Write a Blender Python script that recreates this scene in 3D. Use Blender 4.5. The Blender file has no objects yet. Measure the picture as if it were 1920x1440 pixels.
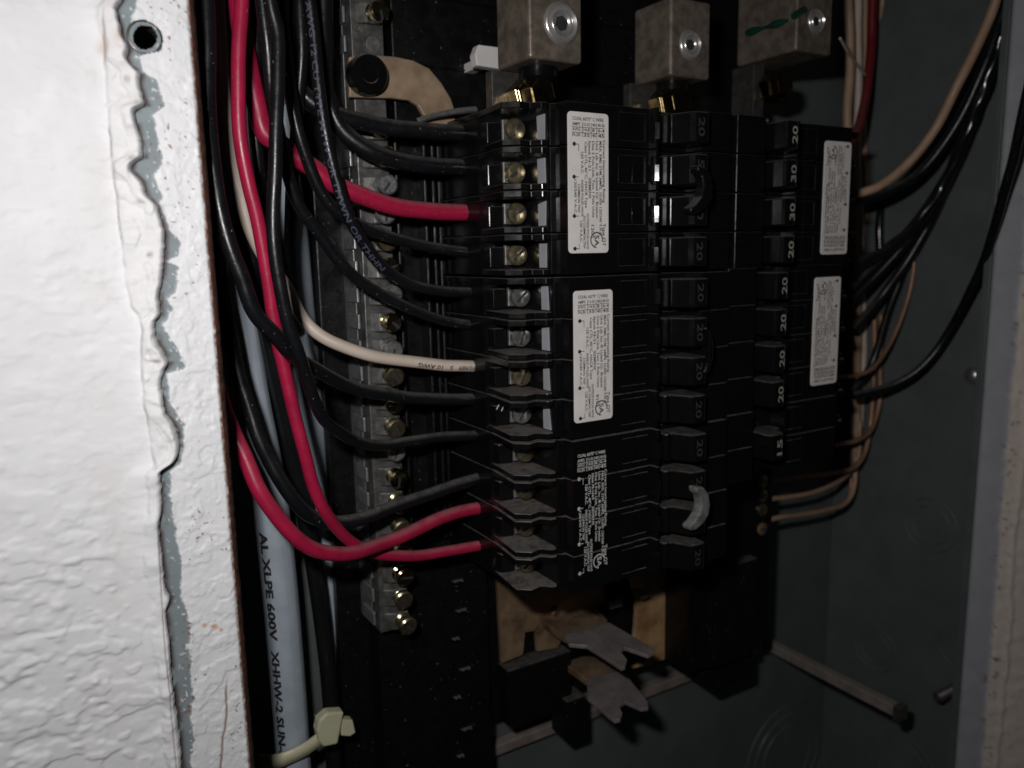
import bpy, bmesh, math, random
import numpy as np
from mathutils import Vector, Matrix

random.seed(7)
RNG = np.random.default_rng(11)
S = 0.001                                   # everything below is written in millimetres
SC = bpy.context.scene

# ------------------------------------------------------------------ camera
YAW, PITCH, ROLL, F = .5389, .1628, -.0206, 1502.5
cf = np.array([math.sin(YAW)*math.cos(PITCH), math.cos(YAW)*math.cos(PITCH), -math.sin(PITCH)])
cr = np.array([math.cos(YAW), -math.sin(YAW), 0.0]); cu = np.cross(cr, cf)
cr, cu = cr*math.cos(ROLL)+cu*math.sin(ROLL), -cr*math.sin(ROLL)+cu*math.cos(ROLL)
cam_data = bpy.data.cameras.new('camera')
cam = bpy.data.objects.new('camera', cam_data)
SC.collection.objects.link(cam); SC.camera = cam
cam.matrix_world = Matrix(((cr[0], cu[0], -cf[0], 0), (cr[1], cu[1], -cf[1], 0), (cr[2], cu[2], -cf[2], 0), (0, 0, 0, 1)))
cam_data.sensor_width = 36; cam_data.lens = F/1920*36
cam_data.clip_start = .01; cam_data.clip_end = 10
cam_data.dof.use_dof = True; cam_data.dof.focus_distance = .222; cam_data.dof.aperture_fstop = 15

# ------------------------------------------------------------------ world, flash, exposure
w = bpy.data.worlds.new('World'); SC.world = w; w.use_nodes = True
bg = w.node_tree.nodes['Background']
bg.inputs[0].default_value = (.9, .95, 1, 1); bg.inputs[1].default_value = .004
fl = bpy.data.lights.new('camera_flash', 'AREA'); fl.shape = 'RECTANGLE'; fl.size = .013; fl.size_y = .008
fl.energy = .275; fl.color = (1, .975, .965); fl.spread = math.radians(146)
flo = bpy.data.objects.new('camera_flash', fl); SC.collection.objects.link(flo)
fpos = -26*cr + 32*cu - 2*cf
aim = np.array([110, 200, -18.0]) - fpos
flo.location = Vector(fpos*S)
flo.rotation_euler = Vector(aim).to_track_quat('-Z', 'Y').to_euler()
SC.view_settings.view_transform = 'Standard'; SC.view_settings.look = 'None'
SC.view_settings.exposure = 0; SC.view_settings.gamma = 1
SC.cycles.use_denoising = True
SC.cycles.max_bounces = 6; SC.cycles.glossy_bounces = 4

# ------------------------------------------------------------------ pixel -> place helpers (millimetres; X right, D into the box, Z up)
def ray(x, y): return cr*(x-960)/F - cu*(y-720)/F + cf
def at(x, y, D): d = ray(x, y); return d*D/d[1]
def atz(x, y, Z): d = ray(x, y); return d*Z/d[2]
def atx(x, y, X): d = ray(x, y); return d*X/d[0]
def proj(P):
    P = np.asarray(P, float); d = P@cf
    return 960+F*(P@cr)/d, 720-F*(P@cu)/d

# ------------------------------------------------------------------ materials
MATS = {}
def mat(name, col, rough=.5, metal=0, spec=.5, var=.12, scale=120, bump=0, bscale=600, dust=0, specks=0, dustcol=(.30, .28, .26), coat=0, attr=None, blotch=None, speck_scale=1500):
    if name in MATS: return MATS[name]
    m = bpy.data.materials.new(name); m.use_nodes = True; nt = m.node_tree; N = nt.nodes; L = nt.links
    b = N['Principled BSDF']
    def node(t, **k):
        n = N.new(t)
        for a, v in k.items(): setattr(n, a, v)
        return n
    tc = node('ShaderNodeTexCoord')
    def noise(sc, det=4, rg=.55):
        n = node('ShaderNodeTexNoise'); n.inputs['Scale'].default_value = sc; n.inputs['Detail'].default_value = det; n.inputs['Roughness'].default_value = rg
        L.new(tc.outputs['Object'], n.inputs['Vector']); return n.outputs['Fac']
    def rng(src, a, bb, c=0., d=1., smooth=True):
        r = node('ShaderNodeMapRange'); r.interpolation_type = 'SMOOTHSTEP' if smooth else 'LINEAR'
        L.new(src, r.inputs[0]); r.inputs[1].default_value = a; r.inputs[2].default_value = bb; r.inputs[3].default_value = c; r.inputs[4].default_value = d
        return r.outputs[0]
    def mul(a, c):
        n = node('ShaderNodeMath', operation='MULTIPLY')
        L.new(a, n.inputs[0])
        if isinstance(c, (int, float)): n.inputs[1].default_value = c
        else: L.new(c, n.inputs[1])
        return n.outputs[0]
    def mix(fac, a, c):
        n = node('ShaderNodeMix', data_type='RGBA')
        L.new(fac, n.inputs[0])
        for s, v in ((n.inputs[6], a), (n.inputs[7], c)):
            if isinstance(v, tuple): s.default_value = (*v, 1)
            else: L.new(v, s)
        return n.outputs[2]
    lo = tuple(c*(1-var) for c in col); hi = tuple(min(1, c*(1+var)) for c in col)
    c = mix(rng(noise(scale), .3, .7), lo, hi)
    rsrc = rng(noise(scale*2.3), .25, .75, max(.02, rough*.8), min(1, rough*1.25))
    if blotch:
        bc, bs, b0, b1 = blotch
        f = rng(noise(bs, 6, .65), b0, b1); c = mix(f, c, bc)
    if attr:
        for an, ac in attr:
            a = node('ShaderNodeAttribute'); a.attribute_name = an
            c = mix(a.outputs['Fac'], c, ac)
    if dust:
        g = node('ShaderNodeNewGeometry'); sx = node('ShaderNodeSeparateXYZ'); L.new(g.outputs['Normal'], sx.inputs[0])
        f = mul(mul(rng(sx.outputs['Z'], .15, .95), rng(noise(330, 6, .7), .28, .62, .35, 1)), dust)
        c = mix(f, c, dustcol)
        r2 = node('ShaderNodeMix', data_type='FLOAT'); L.new(f, r2.inputs[0]); L.new(rsrc, r2.inputs[2]); r2.inputs[3].default_value = .95
        rsrc = r2.outputs[0]
    if specks:
        f = mul(rng(noise(speck_scale, 2, .5), .70, .78), specks)
        c = mix(f, c, (.5, .48, .46))
    L.new(c, b.inputs['Base Color']); L.new(rsrc, b.inputs['Roughness'])
    b.inputs['Metallic'].default_value = metal; b.inputs['Specular IOR Level'].default_value = spec
    b.inputs['Coat Weight'].default_value = coat
    if bump:
        bp = node('ShaderNodeBump'); bp.inputs['Strength'].default_value = bump; bp.inputs['Distance'].default_value = .0002
        L.new(noise(bscale, 5, .6), bp.inputs['Height']); L.new(bp.outputs[0], b.inputs['Normal'])
    MATS[name] = m; return m

BLACK = mat('moulded_black_plastic', (.0045, .0045, .005), .20, spec=.32, bump=.05, bscale=900, dust=.62, specks=.015, dustcol=(.26, .235, .22))
BLACKR = mat('rough_black_plastic', (.004, .004, .004), .40, spec=.35, bump=.7, bscale=420, dust=.30, specks=.22, speck_scale=700)
HANDLE = mat('handle_black_plastic', (.0045, .0045, .005), .16, spec=.4, bump=.04, bscale=900, dust=.35, specks=.01)
TSCR = mat('yellow_terminal_screw', (.62, .52, .32), .20, metal=.9, var=.3, scale=500, bump=.2)
TSCS = mat('silver_terminal_screw', (.62, .62, .60), .18, metal=.9, var=.2, scale=500, bump=.2)
GLINT = mat('polished_black_plastic', (.0045, .0045, .005), .11, spec=.4, bump=.03, bscale=500)
WBLACK = mat('black_wire_insulation', (.0065, .007, .0085), .32, spec=.45, bump=.30, bscale=650, dust=.30, specks=.55, speck_scale=1300)
WGLOSS = mat('glossy_black_insulation', (.010, .010, .011), .18, spec=.6, bump=.25, bscale=260, dust=.1, specks=.25, speck_scale=2200)
WRED = mat('red_wire_insulation', (.37, .011, .050), .36, spec=.45, bump=.20, bscale=650, dust=.34, specks=.30, speck_scale=1300)
WRED2 = mat('dark_red_wire_insulation', (.17, .006, .012), .42, spec=.4, bump=.08, dust=.2, specks=.1)
WWHITE = mat('white_wire_insulation', (.60, .50, .42), .45, spec=.4, var=.08, bump=.08, dust=.25)
WTAN = mat('aged_white_insulation', (.42, .27, .175), .5, var=.15, bump=.08, dust=.2)
WGREY = mat('grey_cable_jacket', (.40, .46, .52), .42, var=.08, bump=.12, dust=.05, specks=.05)
COPPER = mat('copper_conductor', (.62, .30, .17), .35, metal=1)
BARECU = mat('aged_bare_copper', (.42, .24, .16), .5, metal=.4, var=.2)
STEEL = mat('zinc_steel', (.42, .42, .40), .38, metal=.85, var=.2, scale=400, bump=.2, dust=.25)
GALVD = mat('dull_galvanised_face', (.115, .115, .11), .45, metal=.5, var=.35, scale=300, bump=.5, bscale=350, dust=.4)
PORT = mat('port_plate', (.25, .26, .265), .4, metal=.5, var=.2, scale=400, bump=.2, dust=.3)
GALV = mat('galvanised_bar', (.20, .205, .205), .42, metal=.5, var=.25, scale=500, bump=.3, bscale=500, dust=.3)
BRASS = mat('yellow_zinc_screw', (.62, .52, .30), .15, metal=1, var=.25, scale=500)
BRASSD = mat('tarnished_yellow_screw', (.46, .40, .24), .22, metal=.95, var=.3, scale=500, dust=.3)
SILV = mat('bright_screw_plate', (.62, .62, .62), .30, metal=.9, var=.15, scale=400)
LUGM = mat('dull_aluminium_lug', (.165, .135, .108), .44, metal=.35, var=.3, scale=260, bump=.35, bscale=300, dust=.15, blotch=((.11, .09, .07), 120, .5, .72))
LUGS = mat('bright_lug_screw', (.60, .58, .56), .26, metal=.75, var=.1)
TANM = mat('tarnished_tan_strap', (.33, .235, .155), .55, metal=.25, var=.22, scale=140, bump=.15, dust=.15, blotch=((.24, .14, .08), 90, .55, .75))
BUSM = mat('tarnished_copper_bus', (.25, .165, .10), .5, metal=.35, var=.3, scale=90, dust=.1, blotch=((.10, .055, .03), 60, .48, .7))
BUSY = mat('brassy_bus_plate', (.56, .36, .18), .5, metal=.35, var=.2, scale=90, dust=.1, blotch=((.34, .17, .07), 70, .5, .75))
STABM = mat('tin_plated_stab', (.21, .19, .185), .5, metal=.3, var=.2, scale=150, bump=.3, dust=.2, blotch=((.16, .13, .11), 90, .5, .75))
LABELW = mat('white_label', (.76, .72, .69), .45, var=.05, scale=200, bump=.05, blotch=((.50, .47, .43), 160, .62, .85))
INK = mat('dark_label_ink', (.025, .025, .028), .6)
INKW = mat('white_print_ink', (.62, .62, .60), .6)
INKG = mat('grey_print_ink', (.055, .065, .10), .6)
INKD = mat('shaded_moulded_number', (.034, .032, .028), .6)  # number colour darkened to stand in for the left handles' tilt from the light
INKY = mat('pale_moulded_number', (.30, .285, .25), .6)
BAYW = mat('pale_grey_bay_wall', (.34, .34, .37), .55, var=.08)
GREYBOX = mat('grey_enamel_box', (.106, .120, .120), .5, var=.10, scale=40, bump=.1, bscale=300, specks=.05, blotch=((.10, .095, .09), 30, .62, .8))
GREYBACK = GREYBOX
RAILM = mat('dusty_steel_rail', (.26, .215, .19), .6, metal=.2, var=.2, dust=.4)
TIEM = mat('natural_nylon', (.60, .585, .40), .42, var=.06)
TIEM.node_tree.nodes['Principled BSDF'].inputs['Subsurface Weight'].default_value = .25
TIEM.node_tree.nodes['Principled BSDF'].inputs['Subsurface Radius'].default_value = (.004, .003, .002)
TIEGREY = mat('dusty_grey_tie', (.12, .125, .12), .7, var=.35, scale=300, dust=.3)
RUST = mat('rusty_cut_edge', (.055, .020, .013), .85, var=.5, scale=500, bump=.8, bscale=900)
GREEN = mat('green_marker_paint', (.004, .040, .024), .4)
DARKST = mat('dark_oxidised_steel', (.075, .07, .065), .38, metal=.5, var=.25, scale=300, bump=.2, dust=.3)
DULLBR = mat('dull_gold_nut', (.30, .22, .10), .2, metal=1, var=.3, scale=400)
PLASTW = mat('white_plastic_clip', (.66, .63, .62), .5, var=.05, dust=.1)
PAINT = mat('white_wall_paint', (.795, .80, .815), .62, var=.02, scale=60, bump=.34, bscale=750, attr=(('stain', (.50, .36, .25)), ('crack', (.20, .11, .08))), spec=.3)
FLANGE = mat('flange_paint', (.215, .255, .272), .6, var=.06, bump=.2, bscale=700, attr=(('white', (.76, .765, .785)), ('rust', (.20, .085, .045)), ('orange', (.62, .30, .12)), ('lip_shade_dirt', (.055, .032, .026))), specks=.0)

FLANGER = mat('right_flange_paint', (.34, .38, .44), .6, var=.08, bump=.2, bscale=700, attr=(('white', (.80, .70, .63)), ('rust', (.20, .085, .045))))
# ------------------------------------------------------------------ mesh helpers
COL = SC.collection
class MB:
    def __init__(self, fx=None): self.v = []; self.f = []; self.fx = fx
    def add(self, vs, fs):
        o = len(self.v)
        self.v += [tuple(p) for p in vs]; self.f += [tuple(i+o for i in q) for q in fs]; return self
    def box(self, x0, x1, d0, d1, z0, z1):
        return self.add([(x0,d0,z0),(x1,d0,z0),(x1,d1,z0),(x0,d1,z0),(x0,d0,z1),(x1,d0,z1),(x1,d1,z1),(x0,d1,z1)],
                 [(0,1,2,3),(4,7,6,5),(0,4,5,1),(1,5,6,2),(2,6,7,3),(3,7,4,0)])
    def prism(self, poly, a0, a1, axis):
        n = len(poly)
        def pt(p, a): return {'z': (p[0], p[1], a), 'd': (p[0], a, p[1]), 'x': (a, p[0], p[1])}[axis]
        return self.add([pt(p, a0) for p in poly]+[pt(p, a1) for p in poly],
                 [tuple(range(n)), tuple(range(2*n-1, n-1, -1))]+[(i, i+n, (i+1) % n+n, (i+1) % n) for i in range(n)])
    def lathe(self, c, axis, prof, seg=24):
        """prof: list of (distance along axis, radius); first and last closed"""
        a = Vector(axis).normalized(); t = a.orthogonal().normalized(); b = a.cross(t); c = Vector(c)
        vs = []; fs = []
        for (s, r) in prof:
            for k in range(seg):
                th = 2*math.pi*k/seg
                vs.append(c+a*s+(t*math.cos(th)+b*math.sin(th))*r)
        for j in range(len(prof)-1):
            for k in range(seg):
                fs.append((j*seg+k, j*seg+(k+1) % seg, (j+1)*seg+(k+1) % seg, (j+1)*seg+k))
        fs.append(tuple(range(seg-1, -1, -1))); m = (len(prof)-1)*seg; fs.append(tuple(range(m, m+seg)))
        return self.add(vs, fs)
    def build(self, name, material, parent=None, bevel=0, smooth=False, seg=2):
        me = bpy.data.meshes.new(name)
        fx = self.fx or (lambda p: p)
        me.from_pydata([tuple(c*S for c in fx(p)) for p in self.v], [], self.f)
        bm = bmesh.new(); bm.from_mesh(me); bmesh.ops.recalc_face_normals(bm, faces=bm.faces[:]); bm.to_mesh(me); bm.free()
        me.materials.append(material)
        if smooth:
            for p in me.polygons: p.use_smooth = True
            try: me.set_sharp_from_angle(angle=math.radians(35))
            except Exception: pass
        o = bpy.data.objects.new(name, me); COL.objects.link(o)
        if parent: o.parent = parent
        if bevel:
            md = o.modifiers.new('bevel', 'BEVEL'); md.width = bevel*S; md.segments = seg; md.limit_method = 'ANGLE'; md.angle_limit = math.radians(30)
            md.harden_normals = False
        return o

def tag(o, label, cat, group=None, kind=None):
    o['label'] = label; o['category'] = cat
    if group: o['group'] = group
    if kind: o['kind'] = kind
    return o
def empty(name, x, d, z, label, cat, group=None):
    o = bpy.data.objects.new(name, None); COL.objects.link(o); o.empty_display_size = .005
    o.location = (0, 0, 0)
    return tag(o, label, cat, group)

# text -> flat mesh (verts in text plane, mm)
_tc = {}
def text2d(s, bold=.018):
    if (s, bold) in _tc: return _tc[(s, bold)]
    cd = bpy.data.curves.new('t', 'FONT'); cd.body = s; cd.size = 1; cd.resolution_u = 2; cd.offset = bold; cd.fill_mode = 'FRONT'
    ob = bpy.data.objects.new('t', cd); me = bpy.data.meshes.new_from_object(ob)
    vs = [(v.co.x, v.co.y) for v in me.vertices]; fs = [tuple(p.vertices) for p in me.polygons]
    bpy.data.objects.remove(ob); bpy.data.curves.remove(cd); bpy.data.meshes.remove(me)
    _tc[(s, bold)] = (vs, fs); return vs, fs
def put_text(mb, s, ox, oz, d, length, height, rot=0, frame=None):
    """flat text on a plane facing the viewer (-D). (ox,oz)=start of baseline. rot degrees."""
    vs, fs = text2d(s)
    if not vs: return
    xs = [v[0] for v in vs]; x0, x1 = min(xs), max(xs)
    sx = (length/(x1-x0)) if length else height/.72; sy = height/.72
    c, sn = math.cos(math.radians(rot)), math.sin(math.radians(rot))
    out = []
    for x, y in vs:
        X = (x-x0)*sx; Y = y*sy
        px, pz = ox+X*c-Y*sn, oz+X*sn+Y*c
        out.append((px, d, pz) if frame is None else frame(px, pz))
    mb.add(out, fs)

# swept tubes
def spline(pts, n=14):
    P = np.array(pts, float); out = []
    Q = np.vstack([2*P[0]-P[1], P, 2*P[-1]-P[-2]])
    for i in range(1, len(Q)-2):
        p0, p1, p2, p3 = Q[i-1:i+3]
        t0 = 0; t1 = t0+max(1e-3, np.linalg.norm(p1-p0))**.5; t2 = t1+max(1e-3, np.linalg.norm(p2-p1))**.5; t3 = t2+max(1e-3, np.linalg.norm(p3-p2))**.5
        for t in np.linspace(t1, t2, n, endpoint=False):
            A1 = (t1-t)/(t1-t0)*p0+(t-t0)/(t1-t0)*p1; A2 = (t2-t)/(t2-t1)*p1+(t-t1)/(t2-t1)*p2; A3 = (t3-t)/(t3-t2)*p2+(t-t2)/(t3-t2)*p3
            B1 = (t2-t)/(t2-t0)*A1+(t-t0)/(t2-t0)*A2; B2 = (t3-t)/(t3-t1)*A2+(t-t1)/(t3-t1)*A3
            out.append((t2-t)/(t2-t1)*B1+(t-t1)/(t2-t1)*B2)
    out.append(P[-1]); return np.array(out)
def frames(C):
    T = np.gradient(C, axis=0); T /= np.linalg.norm(T, axis=1)[:, None]
    n = np.cross(T[0], [0, 1, 0.3]); n /= np.linalg.norm(n); Ns = []
    for t in T:
        n = n-t*(n@t); n /= np.linalg.norm(n); Ns.append(n.copy())
    Ns = np.array(Ns); return T, Ns, np.cross(T, Ns)
def tube_into(mb, C, r, seg=18, groove=None, twist=0):
    T, N1, N2 = frames(C); n = len(C); vs = []; fs = []
    rr = r if hasattr(r, '__len__') else [r]*n
    for i in range(n):
        for k in range(seg):
            th = 2*math.pi*k/seg+twist*i
            q = rr[i]*(1+(groove(th, i) if groove else 0))
            vs.append(C[i]+q*(N1[i]*math.cos(th)+N2[i]*math.sin(th)))
    for i in range(n-1):
        for k in range(seg):
            fs.append((i*seg+k, i*seg+(k+1) % seg, (i+1)*seg+(k+1) % seg, (i+1)*seg+k))
    # bevelled ends
    fs.append(tuple(range(seg-1, -1, -1))); m = (n-1)*seg; fs.append(tuple(range(m, m+seg)))
    mb.add(vs, fs)
def tube_text(mb, C, r, s, s0, height, length, a0=0, rev=False, lift=1.0, bold=.018):
    if rev: C = C[::-1]
    seglen = np.r_[0, np.cumsum(np.linalg.norm(np.diff(C, axis=0), axis=1))]
    T = np.gradient(C, axis=0); T /= np.linalg.norm(T, axis=1)[:, None]
    vs, fs = text2d(s, bold)
    bm = bmesh.new(); bv = [bm.verts.new((a, b, 0)) for a, b in vs]
    for f in fs:
        try: bm.faces.new([bv[i] for i in f])
        except ValueError: pass
    bmesh.ops.triangulate(bm, faces=bm.faces[:])
    for _ in range(3):
        le = [e for e in bm.edges if e.calc_length() > .13]
        if le: bmesh.ops.subdivide_edges(bm, edges=le, cuts=1)
        bmesh.ops.triangulate(bm, faces=bm.faces[:])
    bm.verts.index_update(); vs = [(v.co.x, v.co.y) for v in bm.verts]; fs = [tuple(v.index for v in f.verts) for f in bm.faces]; bm.free()
    xs = [v[0] for v in vs]; x0, x1 = min(xs), max(xs); k = length/(x1-x0); h = height/.72
    out = []
    for x, y in vs:
        sp = s0+(x-x0)*k
        c = np.array([np.interp(sp, seglen, C[:, j]) for j in range(3)]); t = np.array([np.interp(sp, seglen, T[:, j]) for j in range(3)]); t /= np.linalg.norm(t)
        n1 = -c/np.linalg.norm(c); n1 = n1-t*(n1@t); n1 /= np.linalg.norm(n1); up = np.cross(n1, t)
        a = a0+(y*h-height/2)/r
        out.append(c+(r*lift+.04)*(n1*math.cos(a)+up*math.sin(a)))
    mb.add(out, fs)

PATHS = {}
def wire(name, px, r, material, label, cat='wire', group=None, stub=None, key=None, groove=None, seg=18, n=14):
    """px: list of (pixel x, pixel y, depth) or world triples given as ('w',x,d,z)"""
    pts = [np.array(p[1:]) if p[0] == 'w' else at(*p) for p in px]
    C = spline(pts, n)
    if seg > 8 and not groove:                               # small hand-bent waviness
        L = np.r_[0, np.cumsum(np.linalg.norm(np.diff(C, axis=0), axis=1))]
        ph = RNG.uniform(0, 6, 6); fade = np.clip(np.minimum(L, L[-1]-L)/12, 0, 1)
        C = C+np.stack([.22*np.sin(L/9+ph[0])+.10*np.sin(L/4+ph[1]), .3*np.sin(L/11+ph[2]), .22*np.sin(L/10+ph[3])+.08*np.sin(L/3.7+ph[4])], 1)*fade[:, None]
    mb = MB(); tube_into(mb, C, r, seg, groove); o = mb.build(name, material, smooth=True)
    tag(o, label, cat, group)
    if stub is not None:
        e = C[-1]; t = C[-1]-C[-3]; t = t/np.linalg.norm(t)
        m2 = MB(); m2.lathe(e-t*.5, t, [(0, stub), (5.5, stub)], 12); m2.build('conductor', COPPER, o, smooth=True)
    if key: PATHS[key] = (C, r, o)
    return o

# ------------------------------------------------------------------ noise fields for painted plaster relief
def vnoise(x, z, cell, seed):
    rg = np.random.default_rng(seed); G = rg.random((256, 256))
    u = x/cell+100.3; v = z/cell+90.7; i = np.floor(u).astype(int); j = np.floor(v).astype(int); a = u-i; b = v-j
    a = a*a*(3-2*a); b = b*b*(3-2*b); i0, i1, j0, j1 = i % 256, (i+1) % 256, j % 256, (j+1) % 256
    return (G[i0, j0]*(1-a)+G[i1, j0]*a)*(1-b)+(G[i0, j1]*(1-a)+G[i1, j1]*a)*b
def fbm(x, z, cell, seed, o=4, g=.5):
    s = 0; t = 0; A = 1
    for k in range(o):
        s = s+A*vnoise(x*1.0+13*k, z*1.0-7*k, cell/2**k, seed+k); t += A; A *= g
    return s/t
def sst(a, b, x): t = np.clip((x-a)/(b-a), 0, 1); return t*t*(3-2*t)

DF = 195.0          # front plane of the box flange
EDGE = np.array([(0,230),(20,218),(52,228),(72,232),(92,245),(107,238),(122,243),(132,258),(140,265),(160,262),(185,271),(199,277),(204,256),(215,254),(245,260),(265,266),(282,270),(297,272),(303,251),(320,248),(340,268),(367,277),(390,297),(415,305),(440,310),(475,310),(500,308),(525,306),(555,300),(590,302),(602,290),(620,292),(645,298),(662,310),(680,320),(690,312),(702,304),(720,304),(750,307),(775,310),(790,324),(805,332),(830,338),(850,336),(864,330),(876,306),(884,300),(910,305),(955,302),(990,300),(1045,305),(1100,310),(1120,320),(1132,317),(1145,310),(1200,318),(1260,322),(1320,330),(1385,338),(1440,342),(1500,346)], float)
BARE = np.array([(-60,262),(0,260),(40,250),(58,306),(95,302),(105,262),(135,270),(150,294),(200,310),(215,290),(250,298),(300,305),(330,290),(370,303),(385,300),(430,318),(455,340),(480,335),(490,314),(500,335),(550,330),(560,314),(580,325),(610,308),(640,325),(680,350),(690,345),(700,315),(730,320),(750,316),(795,350),(835,346),(865,341),(885,322),(920,322),(970,325),(1005,332),(1060,345),(1115,343),(1145,352),(1195,358),(1245,360),(1295,363),(1345,360),(1395,365),(1440,362),(1520,368)], float)
CRACK = np.array([(-40,190),(90,195),(180,200),(250,205),(320,212),(390,222),(470,230),(530,236),(575,246),(590,260),(620,266),(680,265),(750,268),(780,275),(850,284),(872,292)], float)

def grid_object(name, X, D, Z, material, parent=None, attrs=None, keep=None, two_sided=None):
    nr, nc = X.shape
    verts = np.stack([X, D, Z], -1).reshape(-1, 3)*S
    idx = np.arange(nr*nc).reshape(nr, nc)
    q = np.stack([idx[:-1, :-1], idx[:-1, 1:], idx[1:, 1:], idx[1:, :-1]], -1).reshape(-1, 4)
    if keep is not None:
        kk = keep.reshape(-1); q = q[kk[q].all(1)]
    me = bpy.data.meshes.new(name); me.from_pydata(verts.tolist(), [], q.tolist())
    for p in me.polygons: p.use_smooth = True
    for an, av in (attrs or {}).items():
        a = me.attributes.new(an, 'FLOAT', 'POINT'); a.data.foreach_set('value', av.reshape(-1).astype(np.float32))
    me.materials.append(material)
    o = bpy.data.objects.new(name, me); COL.objects.link(o)
    if parent: o.parent = parent
    return o

# ------------------------------------------------------------------ painted wall with its ragged paint lip (setting)
def rows(n): return np.concatenate([np.linspace(204, 95.6, 50), np.linspace(95, -165, n), np.linspace(-166, -344, 80)])
def build_wall():
    Zs = rows(760)
    # world lip position for each height
    ew = np.array([at(x, y, DF-1.2) for y, x in EDGE]); ez = ew[:, 2]; ex = ew[:, 0]
    o = np.argsort(ez); lipx = np.interp(Zs, ez[o], ex[o])
    ker = np.exp(-(np.arange(-4, 5)/1.8)**2); lipx = np.convolve(np.pad(lipx, 4, 'edge'), ker/ker.sum(), 'valid')
    lipx = lipx+.9*(fbm(Zs*0+3, Zs, 2.2, 5, 4, .6)-.5)
    nc = 310; t = np.linspace(0, 1, nc); dist = 250*(t**2.0)            # fine near the lip
    X = lipx[:, None]-dist[None, :]; Z = np.repeat(Zs[:, None], nc, 1)
    bl = fbm(X+1.5*fbm(X, Z, 4, 8, 2), Z*1.5, 7, 21, 3, .45)
    h = .42*sst(.48, .62, bl)+.30*sst(.50, .66, fbm(X, Z*1.3, 3.4, 33, 2))+.10*(fbm(X, Z, 1.6, 44, 3)-.5)+.6*(fbm(X, Z, 30, 55, 2)-.5)
    h = h*(.35+.65*sst(.2, .7, fbm(X, Z, 22, 66, 2)*.55+.45*sst(20, -20, X)*(.4+.6*sst(-20, -70, Z))+.1))
    # fine round drips and dimples
    rg = np.random.default_rng(3)
    for _ in range(900):
        cx, cz, rr = rg.uniform(-60, 30), rg.uniform(-140, 70), rg.choice([.4, .6, .9, 1.4, 2.0, 2.8], p=[.3, .25, .2, .13, .08, .04])
        d2 = ((X-cx)**2+((Z-cz)*1.3)**2)/rr**2
        h += np.where(d2 < 6, rg.choice([.16, .24, -.10])*(.6+.5*rr)*np.exp(-np.minimum(d2, 9)**1.6*.8)*(.35+.65*(cx < 12)), 0)
    lip = np.exp(-(dist/4.2)**2)[None, :]*(1.1+1.5*sst(.35, .75, fbm(X*0+1, Z, 7, 77, 3)))
    rad = np.clip(dist[None, :]/1.0, 0, 1)
    h = h*(.62+.75*sst(-45, -85, Z))
    D = DF-1.3-h*(1-.6*np.exp(-dist/3)[None, :])-lip*.8+(1-np.sqrt(1-(1-rad)**2))*(1.25+lip*.85)
    D = np.minimum(D, DF-.5)
    px, py = proj(np.stack([X, D, Z], -1))
    cxp = np.interp(py, CRACK[:, 0], CRACK[:, 1])+5*(fbm(X*0, Z, 3, 9, 3)-.5)
    crk = np.exp(-((px-cxp)/1.6)**2)*(py < 880)*sst(.38, .6, fbm(X*0+2, Z, 6, 91, 3))*.55
    lc = np.interp(py, [880, 1000, 1130, 1200, 1300, 1440], [296, 297, 304, 308, 318, 330])+4*(fbm(X*0, Z, 3, 19, 3)-.5)
    crk = np.maximum(crk, np.exp(-((px-lc)/1.5)**2)*(py > 980)*.6)
    fl_ = sst(-1.5, 3.5, px-cxp-2.5*(fbm(X, Z, 1.5, 29, 3)-.5))*sst(900, 860, py)*sst(-40, 60, py)
    flk = fl_*(.55+.5*fbm(X, Z, 6, 30, 3)+.35*sst(.5, .6, fbm(X, Z, 3.5, 36, 3)))
    bw = 1.2+4.2*fbm(X*0+9, Z, 9, 37, 3)
    bead = sst(.5, -.5, dist[None, :]-bw)*(.25+.8*sst(.35, .65, fbm(X*0+2, Z, 8, 38, 2)))*sst(0, 1.6, dist)[None, :]
    D = D+crk*.35-flk*sst(0, 1.5, dist)[None, :]-bead*.7
    for (cx, cy, w_, hh) in ((237,150,5,6),(281,478,5,5),(256,192,8,4),(293,678,8,3),(246,296,9,4),(262,380,6,3)):     # small pits
        g = np.exp(-((px-cx)/w_)**2-((py-cy)/hh)**2); crk = np.maximum(crk, g*.8*(.4+.6*fbm(X, Z, .8, 4, 2))); D += g*.6
    st = .5*np.exp(-((px-192)/9)**2-((py-86)/16)**2)+.45*np.exp(-((px-224)/12)**2-((py-70)/11)**2)
    st += .10*sst(.6, .8, fbm(X, Z, 1.2, 81, 2))*sst(.5, .7, fbm(X, Z, 12, 82, 2))
    st += .07*sst(0, 6, px-cxp)*(py < 880)
    st += .10*np.exp(-((px-200)/40)**2)*sst(.4, .7, fbm(X, Z, 8, 12, 3))
    wl = grid_object('wall', X, D, Z, PAINT, attrs={'stain': st, 'crack': crk})
    wl['kind'] = 'structure'; wl['label'] = 'white lumpy painted wall with a ragged torn paint edge'
    md = wl.modifiers.new('thickness', 'SOLIDIFY'); md.thickness = .0011; md.offset = -1 if False else 1
    return wl
wall = build_wall()
wall.modifiers.remove(wall.modifiers[0])

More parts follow.
